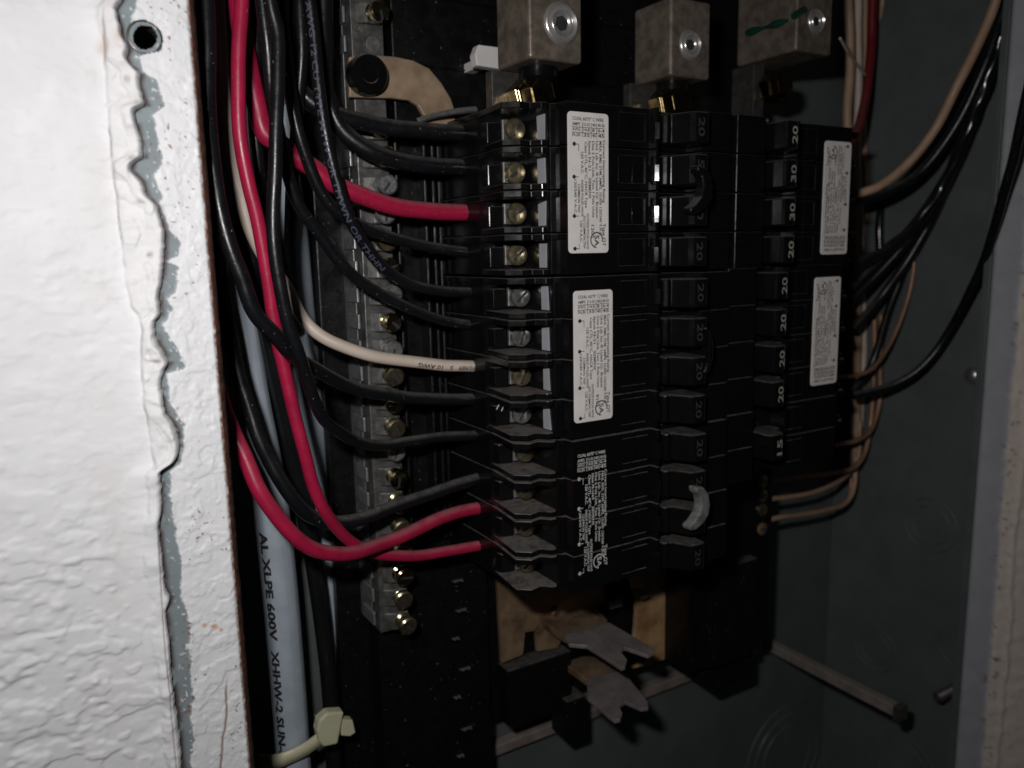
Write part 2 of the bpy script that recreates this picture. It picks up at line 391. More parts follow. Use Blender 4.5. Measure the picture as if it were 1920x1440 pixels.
# ------------------------------------------------------------------ metal box
XR, XL, DB = 387.0, 14.0, 288.0
box = empty('panel_box', 0, 0, 0, 'grey metal electrical panel box with painted white flanges', 'panel box')
def plate(name, x0, x1, d0, d1, z0, z1, m, par=box, bevel=0):
    return MB().box(x0, x1, d0, d1, z0, z1).build(name, m, par, bevel)
plate('back_panel', XL, XR, DB, DB+1.5, -345, 205, GREYBACK)
plate('side_panel', XR, XR+1.5, DF, DB+1.5, -345, 205, GREYBOX)
plate('side_panel', XL-1.5, XL, DF+1.5, DB+1.5, -345, 205, GREYBOX)
plate('bottom_panel', XL, XR, DF+1.5, DB, -346.5, -345, GREYBOX)
plate('top_panel', XL, XR, DF+1.5, DB, 205, 206.5, GREYBOX)

XE = 36.6
def build_left_flange():
    Zs = rows(900); nc = 110
    Xs = np.linspace(12.5, XE, nc); X = np.repeat(Xs[None, :], len(Zs), 0); Z = np.repeat(Zs[:, None], nc, 1)
    jag = .22*(fbm(X*0+5, Z, 1.4, 61, 3)-.5)*sst(XE-1.5, XE, X); X = X+jag
    D0 = np.full_like(X, DF); px, py = proj(np.stack([X, D0, Z], -1))
    b = np.interp(py, BARE[:, 0], BARE[:, 1])+18*(fbm(X, Z, 2.6, 71, 5, .75)-.5)-2
    wh = sst(-2.0, 2.0, px-b)
    e = np.interp(py, EDGE[:, 0], EDGE[:, 1])
    wh = np.maximum(wh, sst(.76, .80, fbm(X, Z, .9, 72, 2))*.8*sst(-30, -8, px-b))      # paint splashes on the bare strip
    hole = np.hypot(px-272, py-70)
    wh *= sst(27, 34, hole+6*(fbm(X, Z, 1.5, 6, 2)-.5)+ (px > 275)*4)
    tex = .22*sst(.48, .60, fbm(X, Z*1.4, 5, 73, 4))+.20*(fbm(X, Z, 1.6, 74, 3)-.35)+.12*sst(.5, .6, fbm(X, Z, 2.4, 75, 3))
    rg = np.random.default_rng(8)
    for _ in range(420):
        cx, cz, rr = rg.uniform(20, 37), rg.uniform(-150, 80), rg.uniform(.2, .55)
        d2 = ((X-cx)**2+(Z-cz)**2)/rr**2; tex += np.where(d2 < 5, rg.choice([.13, .1, -.1])*np.exp(-d2*1.5), 0)
    h = wh*(.22+tex)
    rust = .85*sst(.55, .66, fbm(X, Z, .7, 76, 3))*(np.exp(-((px-352)/9)**2)*(sst(1150, 1170, py)*(1-sst(1255, 1265, py))+sst(1298, 1305, py)*(1-sst(1335, 1342, py))))
    rust = np.maximum(rust, sst(XE-.7, XE-.1, X+.8*(fbm(X, Z, 1.0, 79, 3)-.5)))
    rust = np.maximum(rust, .8*sst(.80, .82, fbm(X, Z, .8, 83, 2))*sst(.55, .65, fbm(X, Z, 9, 84, 2)))
    lip_shade_dirt = .95*np.exp(-((px-e-1)/(4.0+5*fbm(X*0+7, Z, 5, 13, 3)))**2)*sst(.2, .45, fbm(X, Z, 2.5, 14, 3))     # paint lip's shadow line painted in brown, with its raw dirty edge
    org = np.zeros_like(X)
    for cx, cy, ww in ((383,1172,5),(402,1175,7),(414,1180,4),(336,262,2.5),(310,261,3)):
        org = np.maximum(org, np.exp(-(((px-cx)/ww)**2+((py-cy)/(ww*.9))**2)**2)*(.5+.5*fbm(X, Z, .6, 5, 2)))
    cx = np.interp(py, [1265, 1290, 1340, 1390, 1440], [426, 424, 425, 417, 414])+3*(fbm(X*0, Z, 2, 17, 2)-.5)
    ck = np.exp(-((px-cx)/1.8)**2)*sst(1265, 1300, py); rust = np.maximum(rust, ck*.95); h -= ck*.4  # shade of the crack's groove painted in through the rust colour
    D = DF-h
    rim = sst(XE-.9, XE, X); D = D+rim*.5
    keep = hole > 21.5
    return grid_object('left_flange', X, D, Z, FLANGE, box, {'white': wh, 'rust': rust, 'orange': org, 'lip_shade_dirt': lip_shade_dirt}, keep)
lf = build_left_flange()
lf['label'] = 'white overpainted left flange with bare grey strip'
# rolled, rusty inner edge of the flange
def rolled_edge():
    Zs = rows(420); prof = [(-.25, .35), (.25, .55), (.75, 1.0), (1.3, 1.9), (1.7, 3.2), (1.75, 5.0)]
    Z = np.repeat(Zs[:, None], len(prof), 1)
    j = .4*(fbm(Z*0, Z, 1.3, 31, 3)-.5)
    X = XE+np.array([p[0] for p in prof])[None, :]+j; D = DF+np.array([p[1] for p in prof])[None, :]+.2*(fbm(Z*0+4, Z, .9, 32, 2)-.5)
    grid_object('rusty_flange_edge', X, D, Z, RUST, box)
rolled_edge()
hc = at(272, 70, DF)
m = MB(); m.lathe((hc[0], DF-.5, hc[2]), (0, 1, 0), [(0, 3.25), (.15, 3.75), (.5, 3.8), (.5, 2.9), (4, 2.7)][:0] or [(6, 3.1), (.45, 3.1), (.2, 3.25), (.25, 3.5), (.6, 3.7)], 40)
ho = m.build('hole_rim', DARKST, box, smooth=True)
bm = bmesh.new(); bm.from_mesh(ho.data)
bmesh.ops.delete(bm, geom=[f for f in bm.faces if len(f.verts) > 4], context='FACES'); bm.to_mesh(ho.data); bm.free()

def build_right_flange():
    Zs = np.linspace(204, -344, 520); Xs = np.linspace(362.6, 425, 90)
    X = np.repeat(Xs[None, :], 520, 0); Z = np.repeat(Zs[:, None], 90, 1)
    wx = 373+1.5*(fbm(X*0, Z, 14, 41, 3)-.5)
    wh = sst(-.8, .8, X-wx+1.5*(fbm(X, Z, 2.5, 42, 3)-.5))
    h = wh*(.5+.45*sst(.5, .6, fbm(X, Z*1.3, 6, 43, 4))+.25*(fbm(X, Z, 2, 44, 3)-.5))
    ridge = .8*np.exp(-((X-378-2*(fbm(X*0, Z, 20, 45, 2)-.5))/.8)**2); h += ridge
    rust = .8*sst(.68, .74, fbm(X, Z, 1.8, 46, 3))*np.exp(-((X-wx-1)/2.5)**2)
    grid_object('right_flange', X, DF-h-np.clip(X-364, 0, 60)*.75, Z, FLANGER, box, {'white': np.maximum(wh, .2), 'rust': rust, 'orange': rust*0})
build_right_flange()
plate('flange_lip', 361.8, 363.0, DF+.1, DF+3.5, -344, 204, GREYBOX, bevel=.4)

def ring(name, c, axis, r, par=box):
    mb = MB(); a = Vector(axis).normalized(); t = a.orthogonal().normalized(); b = a.cross(t)
    C = np.array([np.array(Vector(c)+(t*math.cos(k)+b*math.sin(k))*r) for k in np.linspace(0.15, 2*math.pi-.25, 56)])
    tube_into(mb, C, .6, 8); return mb.build(name, GREYBOX, par, smooth=True)
for (px, py, rs) in ((1475, 1420, (20, 27, 34)),):
    c = at(px, py, DB)
    for r_ in rs: ring('knockout_ring', c, (0, 1, 0), r_)
for (px, py, rs) in ((1640, 1215, (9, 13)), (1745, 985, (10, 14)), (1800, 1215, (11,)), (1690, 1440, (15, 20))):
    c = atx(px, py, XR)
    for r_ in rs: ring('knockout_ring', c, (1, 0, 0), r_)

# bolts through the right wall
def wall_bolt(px, py, X1, label, r=2.6, tip=False):
    c = atx(px, py, XR); e = empty('wall_bolt', 0, 0, 0, label, 'bolt', 'bolts through the right box wall')
    MB().lathe((XR, c[1], c[2]), (-1, 0, 0), [(0, 4.6), (.6, 4.6), (1.4, 4.3), (2.4, 3.6), (3.1, 2.6), (3.5, 1.4), (3.6, .2)], 24).build('bolt_head', SILV, e, smooth=True)
    if X1 < XR:
        m = MB(); n = int((XR-X1)/.9); prof = [(3.2, r)]
        for k in range(n): prof += [(3.4+k*.9, r), (3.85+k*.9, r*.82)]
        m.lathe((XR, c[1], c[2]), (-1, 0, 0), prof+[(3.6+n*.9, r*.6)], 16).build('threaded_shank', DARKST, e, smooth=False)
wall_bolt(1797, 1288, 371, 'long threaded bolt poking out of the right wall near the bottom', 2.8, True)
wall_bolt(1826, 704, 388, 'shiny round bolt head on the right wall beside the flange', 2.8)

# ------------------------------------------------------------------ interior base, rails, bus work
base = empty('interior_base', 0, 0, 0, 'black plastic mounting base behind the breakers and neutral bar', 'mounting base')
m = MB(); m.box(86, 143.6, 272, 284, -262, 130); m.box(97.5, 143.6, 262, 273, -262, 130)
for px in (748, 800, 815, 826):
    x = at(px, 450, 257)[0]; m.box(x-.7, x+.7, 256, 262.2, -104, 40)
m.build('base_panel', BLACKR, base, .45)
MB().box(110, 268, 256, 284, 42, 150).build('top_panel', BLACKR, base, .6)
m = MB()
for z_ in (62, 84): m.box(112, 262, 255.2, 256.3, z_-.35, z_+.35)
m.build('panel_rib', BLACK, base)
MB().box(143.6, 238, 267, 284, -190.5, 42).build('centre_panel', BLACKR, base, .5)
MB().box(236, 288, 247, 284, -188, -100).build('side_block', BLACKR, base, .8)
MB().box(244, 274, 242, 247.2, -186, -140).build('block_step', BLACKR, base, .6)
MB().box(258, 284, 252, 283, -207, -188).build('block_foot', BLACKR, base, .8)
MB().box(238, 300, 250, 284, -100, 42).build('right_panel', BLACKR, base, .5)
MB().box(150, 181, 258.5, 267.2, -190.5, -166).build('block_step', BLACKR, base, .5)
MB().box(176, 186, 255, 267.2, -205, -186).build('block_foot', BLACKR, base, .8)
# dusty little ledges down the right margin of the base
for i, (px, py) in enumerate(((875,1151),(864,1205),(882,1262),(867,1316),(885,1375),(873,1427),(868,1095),(858,1045))):
    p = at(px, py, 257)
    k = 2.6 if i % 2 == 0 else 1.7
    MB().prism([(p[0]-k, 262.1), (p[0]-k*.6, 259.6), (p[0], 260.6), (p[0]+k*.5, 259.2), (p[0]+k, 262.1)], p[2]-1.1, p[2], 'z').build('ledge', BLACK, base, .15)

rail = empty('mounting_rail', 0, 0, 0, 'dusty steel mounting rail below the bus bars with a leg reaching forward', 'rail')
MB().box(146, 331, 282, 287.6, -219.5, -214.5).build('cross_bar', RAILM, rail, .6)
MB().box(326, 331, 205, 281.8, -217.5, -212).build('forward_leg', RAILM, rail, .6)
MB().box(325.2, 331.8, 201.5, 205.1, -219, -211.4).build('end_cap', DARKST, rail, .5)

bus = empty('bus_bar', 0, 0, 0, 'tarnished copper bus bars with forked stabs under the breakers', 'bus bar')
def plate_px(name, pts, D, th, m, par, bevel=.25):
    P = [at(x, y, D) for x, y in pts]
    return MB().prism([(p[0], p[2]) for p in P], D, D+th, 'd').build(name, m, par, bevel)
plate_px('bus_plate', [(932,1060),(1130,1050),(1135,1128),(1115,1135),(1140,1165),(1060,1188),(1046,1215),(1008,1222),(1006,1183),(985,1186),(981,1228),(941,1244)], 262, 2.2, BUSM, bus)
plate_px('bus_plate', [(1178,1040),(1178,1080),(1192,1112),(1194,1150),(1190,1200),(1218,1222),(1215,1240),(1180,1256),(1262,1232),(1262,1040)], 262, 2.2, BUSY, bus)
plate_px('bus_tab', [(1143,1128),(1166,1122),(1168,1137),(1145,1143)], 255, 1.2, STABM, bus)
plate_px('bus_tab', [(1188,1105),(1212,1108),(1218,1119),(1205,1124),(1190,1116)], 252, 1.2, STABM, bus)
c = at(1041, 1146, 261.5); MB().lathe(c, (0, -1, 0), [(0, 2.0), (.6, 1.9), (1.2, 1.1), (1.3, .3)], 16).build('rivet', BRASS, bus, smooth=True)
def stab(pts, Zs, root, th=1.6):
    P = [atz(x, y, Zs) for x, y in pts]
    MB().prism([(p[0], p[1]) for p in P], Zs-th, Zs, 'z').build('stab_fork', STABM, bus, .3)
    a, b = P[0], P[-1 if root is None else root]
    MB().prism([(a[0], 261.9), (a[0], a[1]-1), (b[0], b[1]-1), (b[0], 261.9)], Zs-th-1.7, Zs-.35, 'z').build('stab_root', BUSM, bus, .3)
Z1 = at(1057, 1190, 246)[2]
stab([(1057,1190),(1067,1207),(1100,1210),(1143,1237),(1164,1251),(1172,1249),(1176,1236),(1163,1220),(1171,1213),(1215,1228),(1226,1222),(1224,1214),(1143,1167)], Z1, None)
Z2 = at(1103, 1273, 245)[2]
stab([(1100,1273),(1102,1308),(1140,1341),(1152,1350),(1163,1348),(1167,1336),(1160,1322),(1172,1315),(1202,1328),(1216,1326),(1214,1314),(1167,1256)], Z2, None)

# ------------------------------------------------------------------ neutral bar on the left
nb = empty('neutral_bar', 0, 0, 0, 'galvanised neutral bar with a column of yellow screws at the left', 'terminal bar')
BX0, BX1, BD0, BD1 = 95.3, 106.2, 253.5, 262
MB().box(BX0, BX1, BD0, BD1-.05, -132.5, 112).build('bar', GALVD, nb, .35)
MB().box(BX0-.3, BX0+1.2, BD1-1, 272, -132, 112).build('bar_foot', GALV, nb, .2)
zs = -128.3+8.86*np.arange(27)[::-1]
strap_z = at(690, 140, 250)[2]
for i, z in enumerate(zs):
    if abs(z-strap_z) < 9: continue
    # square wire opening framed on the side of the bar
    z0 = z-2.9; z1 = z+2.9
    mm = MB(); mm.box(BX0-1.2, BX0-.31, 257.0, 267.0, z-2.5, z+2.5)
    mm.build('wire_port', PORT, nb, .25)
    tl = random.uniform(-.12, .12); ax = Vector((random.uniform(-.10, .06), -1, random.uniform(-.12, .06)))
    out = random.choice([6.5, 7.5, 8.0, 8.8])
    xc = 102.4+random.uniform(-.35, .35)
    if 8 < abs(z-strap_z) < 15:    # empty tapped holes near the strap
        MB().lathe((xc, BD0+.1, z), (0, -1, 0), [(0, 2.3), (.25, 2.3), (.3, 1.6), (.2, .4)], 18).build('tapped_hole', SILV, nb, smooth=True)
        continue
    MB().prism([(BX0+1.2, BD0+.1), (xc-2.6, BD0-2.4), (xc+2.2, BD0-2.9), (BX1-.6, BD0+.1)], z-3.4, z+3.0, 'z').build('screw_boss', GALVD, nb, .5)
    sc = MB().lathe((xc, BD0, z), ax, [(0, 3.0), (out*.35, 3.0), (out*.42, 2.3), (out*.62, 2.3), (out*.64, 3.25), (out*.94, 3.25), (out, 2.7)], 22).build('terminal_screw', random.choice([BRASS, BRASS, BRASSD, SILV]), nb, smooth=True)
    th = random.uniform(0, math.pi); e = Vector((xc, BD0, z))+ax.normalized()*(out+.04)
    q = Vector((math.cos(th), 0, math.sin(th))); r_ = Vector((-math.sin(th), 0, math.cos(th)))
    MB().add([e+q*2.6+r_*.4, e-q*2.6+r_*.4, e-q*2.6-r_*.4, e+q*2.6-r_*.4], [(0, 1, 2, 3)]).build('slot', INK, sc)

# neutral strap
st = empty('neutral_strap', 0, 0, 0, 'tan curved metal strap with a black bolt at the top left', 'strap')
plate_px('strap_plate', [(655,106),(705,103),(742,106),(775,113),(805,128),(828,155),(846,185),(856,215),(848,246),(800,246),(796,218),(784,198),(768,188),(735,184),(655,182)], 249, 2, TANM, st, .4)
c = at(690, 140, 246); c2 = (c[0], 249, c[2])
MB().lathe(c2, (0, -1, 0), [(0, 6.2), (4.2, 6.2), (4.9, 5.6), (5.0, 3.0), (4.6, 2.6), (4.4, .5)], 28).build('bolt_head', BLACK, st, smooth=True)
MB().lathe((c[0], 253.4, c[2]), (0, -1, 0), [(0, 5.0), (2.4, 5.0)], 24).build('bolt_shank', GALV, st)
Cc = spline([at(785, 232, 246), at(815, 222, 243), at(850, 215, 240), at(895, 210, 238)], 8)
mm = MB(); n_ = len(Cc); up = np.array([0, 1.0, 1.4])
mm.add([p for p in Cc]+[p+up for p in Cc], [(i, i+1, i+1+n_, i+n_) for i in range(n_-1)])
o = mm.build('strap_tongue', STEEL, st); sm = o.modifiers.new('thickness', 'SOLIDIFY'); sm.thickness = .0008

# ------------------------------------------------------------------ lugs
def lug(pbl, Df, width, depth, height, scr, rr, label):
    a = at(*pbl, Df); e = empty('wire_lug', 0, 0, 0, label, 'lug', 'wire lugs along the top')
    x0, z0 = a[0], a[2]
    MB().box(x0, x0+width, Df, Df+depth, z0, z0+height).build('lug_body', LUGM, e, 1.1, seg=4)
    s = at(*scr, Df)
    sc = MB().lathe((s[0], Df+.02, s[2]), (0, -1, 0), [(0, rr), (.3, rr*.99), (.75, rr*.92), (.9, rr*.86), (.5, rr*.80), (.08, rr*.74), (.05, rr*.68), (.55, rr*.64), (.85, rr*.58), (.7, rr*.50), (.1, rr*.40), (.02, .2)], 36).build('set_screw', LUGS, e, smooth=True)
    m2 = MB(); m2.prism([(s[0]+rr*.38*math.cos(k*math.pi/3+.3), s[2]+rr*.38*math.sin(k*math.pi/3+.3)) for k in range(6)], Df-.16, Df-.11, 'd'); m2.build('hex_socket', INK, sc)
    return e, x0, z0
e, x0, z0 = lug((993,108), 207, 19, 19, 34, (1052,44), 6.1, 'large grey lug at the top above the first breaker label')
MB().lathe((x0+9, 228, z0-8), (0, -1, 0), [(0, 6.5), (8, 6.5), (8.3, 5.2), (14, 5.0), (14.4, 4.2)], 6).build('mounting_nut', DULLBR, e, .25)
MB().box(x0-2, x0+17, 226, 230, z0-15, z0+.2).build('lug_bracket', DARKST, e, .4)
MB().lathe((x0+10, 218, z0), (0, 0, -1), [(0, 6), (3, 6), (4.5, 4.5), (8, 4.3)], 20).build('stud', BLACK, e, smooth=True)
e, x0, z0 = lug((1257,141), 212, 18, 19, 25, (1294,84), 4.9, 'smaller grey lug in the middle of the three at the top')
MB().lathe((x0+8, 226, z0-7), (0, -1, 0), [(0, 6), (6, 6), (6.4, 5), (11, 4.8), (11.3, 4)], 6).build('mounting_nut', DULLBR, e, .25)
MB().box(x0-4, x0+16, 228, 232, z0-14, z0+.2).build('lug_bracket', DARKST, e, .4)
MB().lathe((x0+9, 221, z0), (0, 0, -1), [(0, 5.5), (3, 5.5), (4.5, 4.2), (8, 4)], 20).build('stud', BLACK, e, smooth=True)
e, x0, z0 = lug((1493,94), 215, 20, 30, 30, (1530,40), 4.6, 'grey lug with a green paint mark at the top right')
MB().box(x0+3, x0+9, 238, 250, z0-22, z0+.2).build('lug_bracket', DARKST, e, .4)
MB().lathe((x0+10, 237, z0-9), (0, -1, 0), [(0, 6), (5, 6), (5.3, 5), (9, 4.8)], 6).build('mounting_nut', DULLBR, e, .25)
MB().prism([(x0-16, 0), (x0+8, 0), (x0+4, 12), (x0-6, 12)][:0] or [(x0-8, z0-36), (x0+14, z0-36), (x0+10, z0-21), (x0, z0-21)], 236, 241, 'd').build('lug_foot', TANM, e, .4)
# green mark brushed over the lug: a thin raised stroke on its side and front
gp = [atx(1400, 62, x0-.15), atx(1440, 50, x0-.15), atx(1478, 38, x0-.15)]
mm = MB(); tube_into(mm, spline([np.array(p) for p in gp], 6), [1.1+.5*math.sin(i*.9) for i in range(len(spline([np.array(p) for p in gp], 6)))], 8); mm.build('paint_mark', GREEN, e, smooth=True)
gp = [at(1488, 30, 214.9), at(1500, 22, 214.9), at(1508, 18, 214.9)]
mm = MB(); C_ = spline([np.array(p) for p in gp], 6); tube_into(mm, C_, 1.3, 8); mm.build('paint_mark', GREEN, e, smooth=True)

cl = empty('plastic_clip', 0, 0, 0, 'small white plastic clip beside the large lug', 'clip')
p0 = at(887, 125, 242); p1 = at(940, 92, 242)
MB().prism([(p0[0]+.3, p0[2]), (p1[0], p0[2]-.3), (p1[0], p1[2]), (p0[0]+1.2, p1[2]), (p0[0]-.2, p1[2]-3)], 240, 244, 'd').build('clip_body', PLASTW, cl, .4)
MB().box(p0[0]+4, p0[0]+8, 244, 256, p0[2]+1, p0[2]+4).build('clip_stem', PLASTW, cl, .3)

# ------------------------------------------------------------------ breakers
XC, PITCH_, Z0 = 205.0, 12.7, 37.3
def label_text(mb, cx, ct, d, issue, num, flip, w=13.2, h=40.2):
    """lettering of one rating label, upright label: table on top, lines reading downwards."""
    def FR(px, pz):
        if flip: return (2*cx-px, d, 2*(ct-h/2)-pz)
        return (px, d, pz)
    def T(s, fx, fy, ln, ht, rot): put_text(mb, s, cx-w/2+fx*w, ct-fy*h, d, ln*h if rot else ln*w, ht, rot, FR)
    def R(fx0, fx1, fy0, fy1):
        x0, x1, z0, z1 = cx-w/2+fx0*w, cx-w/2+fx1*w, ct-fy0*h, ct-fy1*h
        mb.add([FR(x0, z0), FR(x1, z0), FR(x1, z1), FR(x0, z1)], [(0, 1, 2, 3)])
    T('CU/AL 60/75\u00b0 C WIRE', .06, .045, .86, 1.0, 0)
    for k, row in enumerate((('AMPS', '15-35', '40', '40-50'), ('AWG', '14-8', '8', '6-4'), ('IN.LBS', '35', '40', '45'))):
        y = .083+.038*k
        for s, fx, ln in zip(row, (.05, .36, .60, .76), (.22, .17, .10, .19)): T(s, fx, y, ln*(.7 if len(s) < 2 else 1), .95, 0)
    for fy in (.092, .130): R(.04, .95, fy, fy+.004)
    for fx in (.32, .565, .72): R(fx, fx+.014, .058, .165)
    L = .95
    for s, fx, fy, ln, ht in (
        ('Current Interrupting Rating', .935, .175, .46, L), ('MAX. RMS. SYM. AMPS. 10,000 120/240 V.A.C.', .835, .185, .70, L), ('Und. Lab. Inc. \u00ae Listed Cir. Breaker', .735, .185, .57, L),
        ('One 2 Pole Unit, Two 1 Pole Units', .63, .185, .56, L), ('Issue '+issue, .53, .19, .21, L), ('SIEMENS', .53, .455, .15, L), ('Class CTL, 40\u00b0C, HACR Type', .425, .195, .48, L),
        ('120 V.A.C.', .32, .27, .16, L), ('INSIDE POLES HAVE', .32, .47, .27, .85), ('COMMON TRIP', .225, .50, .21, .85), ('120/240 V.A.C.', .13, .47, .25, .85),
        ('OUTSIDE POLES HAVE', .47, .715, .265, .85), ('NO COMMON TRIP', .375, .735, .24, .85), ('120 V.A.C.', .28, .77, .16, L), ('Type QT', .92, .79, .17, 1.25)):
        T(s, fx-.035, fy, ln, ht, -90)
    if num: T(num, .565, .80, .10, 1.1, -90)
    T('SA', .66, .875, .085, 1.7, -90)
    # open ring of the certification mark
    cxm, czm, r0, r1 = .72, .918, 2.05, 2.45
    vs = []; fs = []; n = 22
    for i in range(n+1):
        a = math.radians(-40+260*i/n)
        for rr in (r0, r1): vs.append(FR(cx-w/2+cxm*w+rr*math.cos(a+math.pi*.25), ct-czm*h+.2+rr*math.sin(a+math.pi*.25)))
    for i in range(n): fs.append((2*i, 2*i+1, 2*i+3, 2*i+2))
    mb.add(vs, fs)
    for fx, fy in ((.10, .215), (.09, .45), (.09, .735), (.10, .975)):
        x, z = cx-w/2+fx*w, ct-fy*h
        mb.add([FR(x+.62*math.cos(k*math.pi/5), z+.62*math.sin(k*math.pi/5)) for k in range(10)], [tuple(range(10))])
        R(fx, fx+.13, fy-.002, fy+.003)
    R(.215, .228, .215, .265); R(.215, .228, .94, .975)

def breaker(side, top_pole, amps, label_kind, issue, num, dx, label, poles=4, tie='black', dz=0, handle_on=True, dd=0, lab_off=(0, 0), slope=.973):
    """side -1 left column, +1 right column (turned about)."""
    e = empty('circuit_breaker', 0, 0, 0, label, 'circuit breaker', 'circuit breakers in two columns')
    fx = (lambda p: (p[0]+dx, p[1]+dd, p[2]+dz)) if side < 0 else (lambda p: (2*XC-p[0]+dx, p[1]+dd, p[2]+dz))
    H = PITCH_; zt = Z0+H/2-top_pole*H-.15; zb = zt-poles*H+.3
    # moulded body: thin slices per pole with narrow seams
    body = MB(fx)
    prof = [(126.6, 262), (126.6, 229), (127.4, 225.2), (138.2, 225.2), (138.2, 206.2), (138.6, 205.6), (140.3, 205.6), (140.6, 200.5), (165.5, 200.5), (166.1, 200.9), (172.6, 200.9), (172.9, 197.6), (174.0, 197.6), (174.4, 203.5), (190.5, 203.5), (191.3, 196.6), (204.4, 196.6), (204.7, 196.9), (204.7, 262)]
    for k in range(poles):
        za = zt-k*H-.12; zc = zt-(k+1)*H+.38
        body.prism(prof, zc, za, 'z')
    body.box(139, 204, 206.5, 261, zb+.3, zt-.3); body.box(127.2, 140, 226, 261, zb+.3, zt-.3)
    for k in range(poles):                                      # moulded outline on each pole's face
        za = zt-k*H-1.9; zc = zt-(k+1)*H+2.2
        for (xa, xb, z1_, z2_) in ((160.2, 160.45, zc, za), (171.0, 171.25, zc, za), (160.45, 171.0, za-.25, za), (160.45, 171.0, zc, zc+.25)):
            body.box(xa, xb, 200.3 if xb < 165.5 else 200.3, 200.95, z1_, z2_)
    body.build('body', BLACK, e, .32)
    # walls between the wiring bays
    wp = [(126.4, 262), (126.4, 228), (124.4, 210), (128.6, 206.4), (132.6, 207.4), (135.0, 204.6), (136.8, 204.4), (138.0, 206.6), (139.2, 205.2), (141.0, 204.4), (141.0, 262)]
    wp2 = [(x+(.0 if x > 140 else .5), d+.9 if d < 230 else d) for x, d in wp]
    for k in range(poles):
        z_up = zt-k*H; z_lo = zt-(k+1)*H
        MB(fx).prism(wp, z_up-2.0, z_up-.12, 'z').build('bay_wall', BLACK, e, .22)
        MB(fx).prism(wp2, z_lo+.30, z_lo+2.05, 'z').build('bay_wall', BLACK, e, .22)
        zc = zt-(k+.5)*H
        if top_pole < 8: MB(fx).prism([(207.4+random.uniform(0, .5)+(.7 if top_pole == 4 else 0), zc+3.4), (211.6+random.uniform(-.5, .3), zc+3.6-random.uniform(0, 1)), (211.4+random.uniform(-.3, .5), zc-3.9), (207.4+random.uniform(0, .5), zc-3.9)], 137.75, 138.3, 'x').build('bay_marking', BAYW, e)
        MB(fx).prism([(126.9, 229), (127.2, 223.6), (131.4, 222.6), (131.7, 229)], zc-3.7, zc+2.6, 'z').build('wire_guide', BLACK, e, .2)
        if side < 0:
            mm_ = TSCR if top_pole < 8 else BRASSD
            if top_pole == 4: mm_ = TSCS if k != 2 else TSCR
            MB(fx).box(131.4, 137.3, 221.2, 222.4, zc-3.0, zc+3.4).build('clamp_plate', STEEL, e, .2)
            ax = Vector((random.uniform(-.12, 0), -1, random.uniform(-.05, .10)))
            base_ = Vector((134.5, 221.3, zc)); R_ = 3.35
            sc = MB(fx).lathe(base_, ax, [(0, 2.3), (1.4, 2.3), (1.5, R_), (3.0, R_), (3.6, R_*.86), (3.9, R_*.55), (3.95, .3)], 30)
            so = sc.build('terminal_screw', mm_, e, smooth=True)
            th = random.uniform(.2, 1.3); c_ = base_+ax.normalized()*3.55
            q = Vector((math.cos(th), 0, math.sin(th))); p_ = Vector((-math.sin(th), 0, math.cos(th))); an = ax.normalized()
            sl = MB(fx)
            vs = [c_+q*a*2.6+p_*b*.42+an*cc for cc in (-.3, .42) for (a, b) in ((1, 1), (-1, 1), (-1, -1), (1, -1))]
            sl.add(vs, [(0, 1, 2, 3), (4, 7, 6, 5), (0, 4, 5, 1), (1, 5, 6, 2), (2, 6, 7, 3), (3, 7, 4, 0)]).build('slot', INK, so)
    for k in range(poles):                                      # bevel added beside each handle, angled to throw a flash glint
        zc = zt-(k+.5)*H
        MB(fx).prism([(171.6, 201.2), (172.4, 197.9), (173.55, 197.9-1.15*slope), (174.3, 197.9-1.15*slope+.1), (174.3, 201.2)], zc-3.4, zc+1.8, 'z').build('glint_bevel', GLINT, e, .18)
    # handles, each with its number
    for k, am in enumerate(amps):
        hh = H*(poles/len(amps)); zc = zt-(k+.5)*hh
        hp = [(176.2, 203.4), (175.6, 198.2), (177.0, 196.6), (178.4, 197.4), (181.2, 191.6), (183.0, 190.2), (187.4, 190.0), (188.4, 190.8), (189.6, 203.4)]
        w_ = min(hh-3.4, 9.3) if len(amps) == poles else 9.6
        ho_ = MB(fx).prism(hp, zc-w_/2, zc+w_/2, 'z').build('handle', HANDLE, e, .55, seg=3)
        t = MB(fx)
        if side < 0: put_text(t, am, 183.3, zc+2.9, 189.93, 5.8, 2.6, -90)
        else:                                                   # mirror the glyphs back so they read upward
            vs, fs = text2d(am); x0 = min(v[0] for v in vs); x1 = max(v[0] for v in vs); sx = 5.8/(x1-x0)
            t.add([(184.7+v[1]*2.6/.72-1.3-.0, 189.93, zc-2.9+(v[0]-x0)*sx) for v in vs], fs)
        t.build('number', INKY if side > 0 else INKD, ho_)
    if tie:
        tz = zt-poles*H/2
        pts = [(-1.5, 7.2), (2.2, 6.6), (4.6, 4.0), (5.4, .3), (4.9, -3.2), (2.6, -6.0), (-1.0, -7.6), (-3.6, -7.4), (-4.2, -5.8), (-1.8, -4.4), (.4, -2.2), (1.2, .6), (.6, 3.6), (-1.2, 5.2)]
        MB(fx).prism([(181.4+x, tz+z) for x, z in pts], 186.6, 190.6, 'd').build('handle_tie', TIEGREY if tie == 'grey' else HANDLE, e, .8, seg=3)
        if tie == 'grey': e.children[-1]['label'] = 'dusty grey curved handle tie'
    # rating label
    lx, lw, lh = 148.6+lab_off[0], 15.0, 41.2; lt = zt-3.0+lab_off[1]
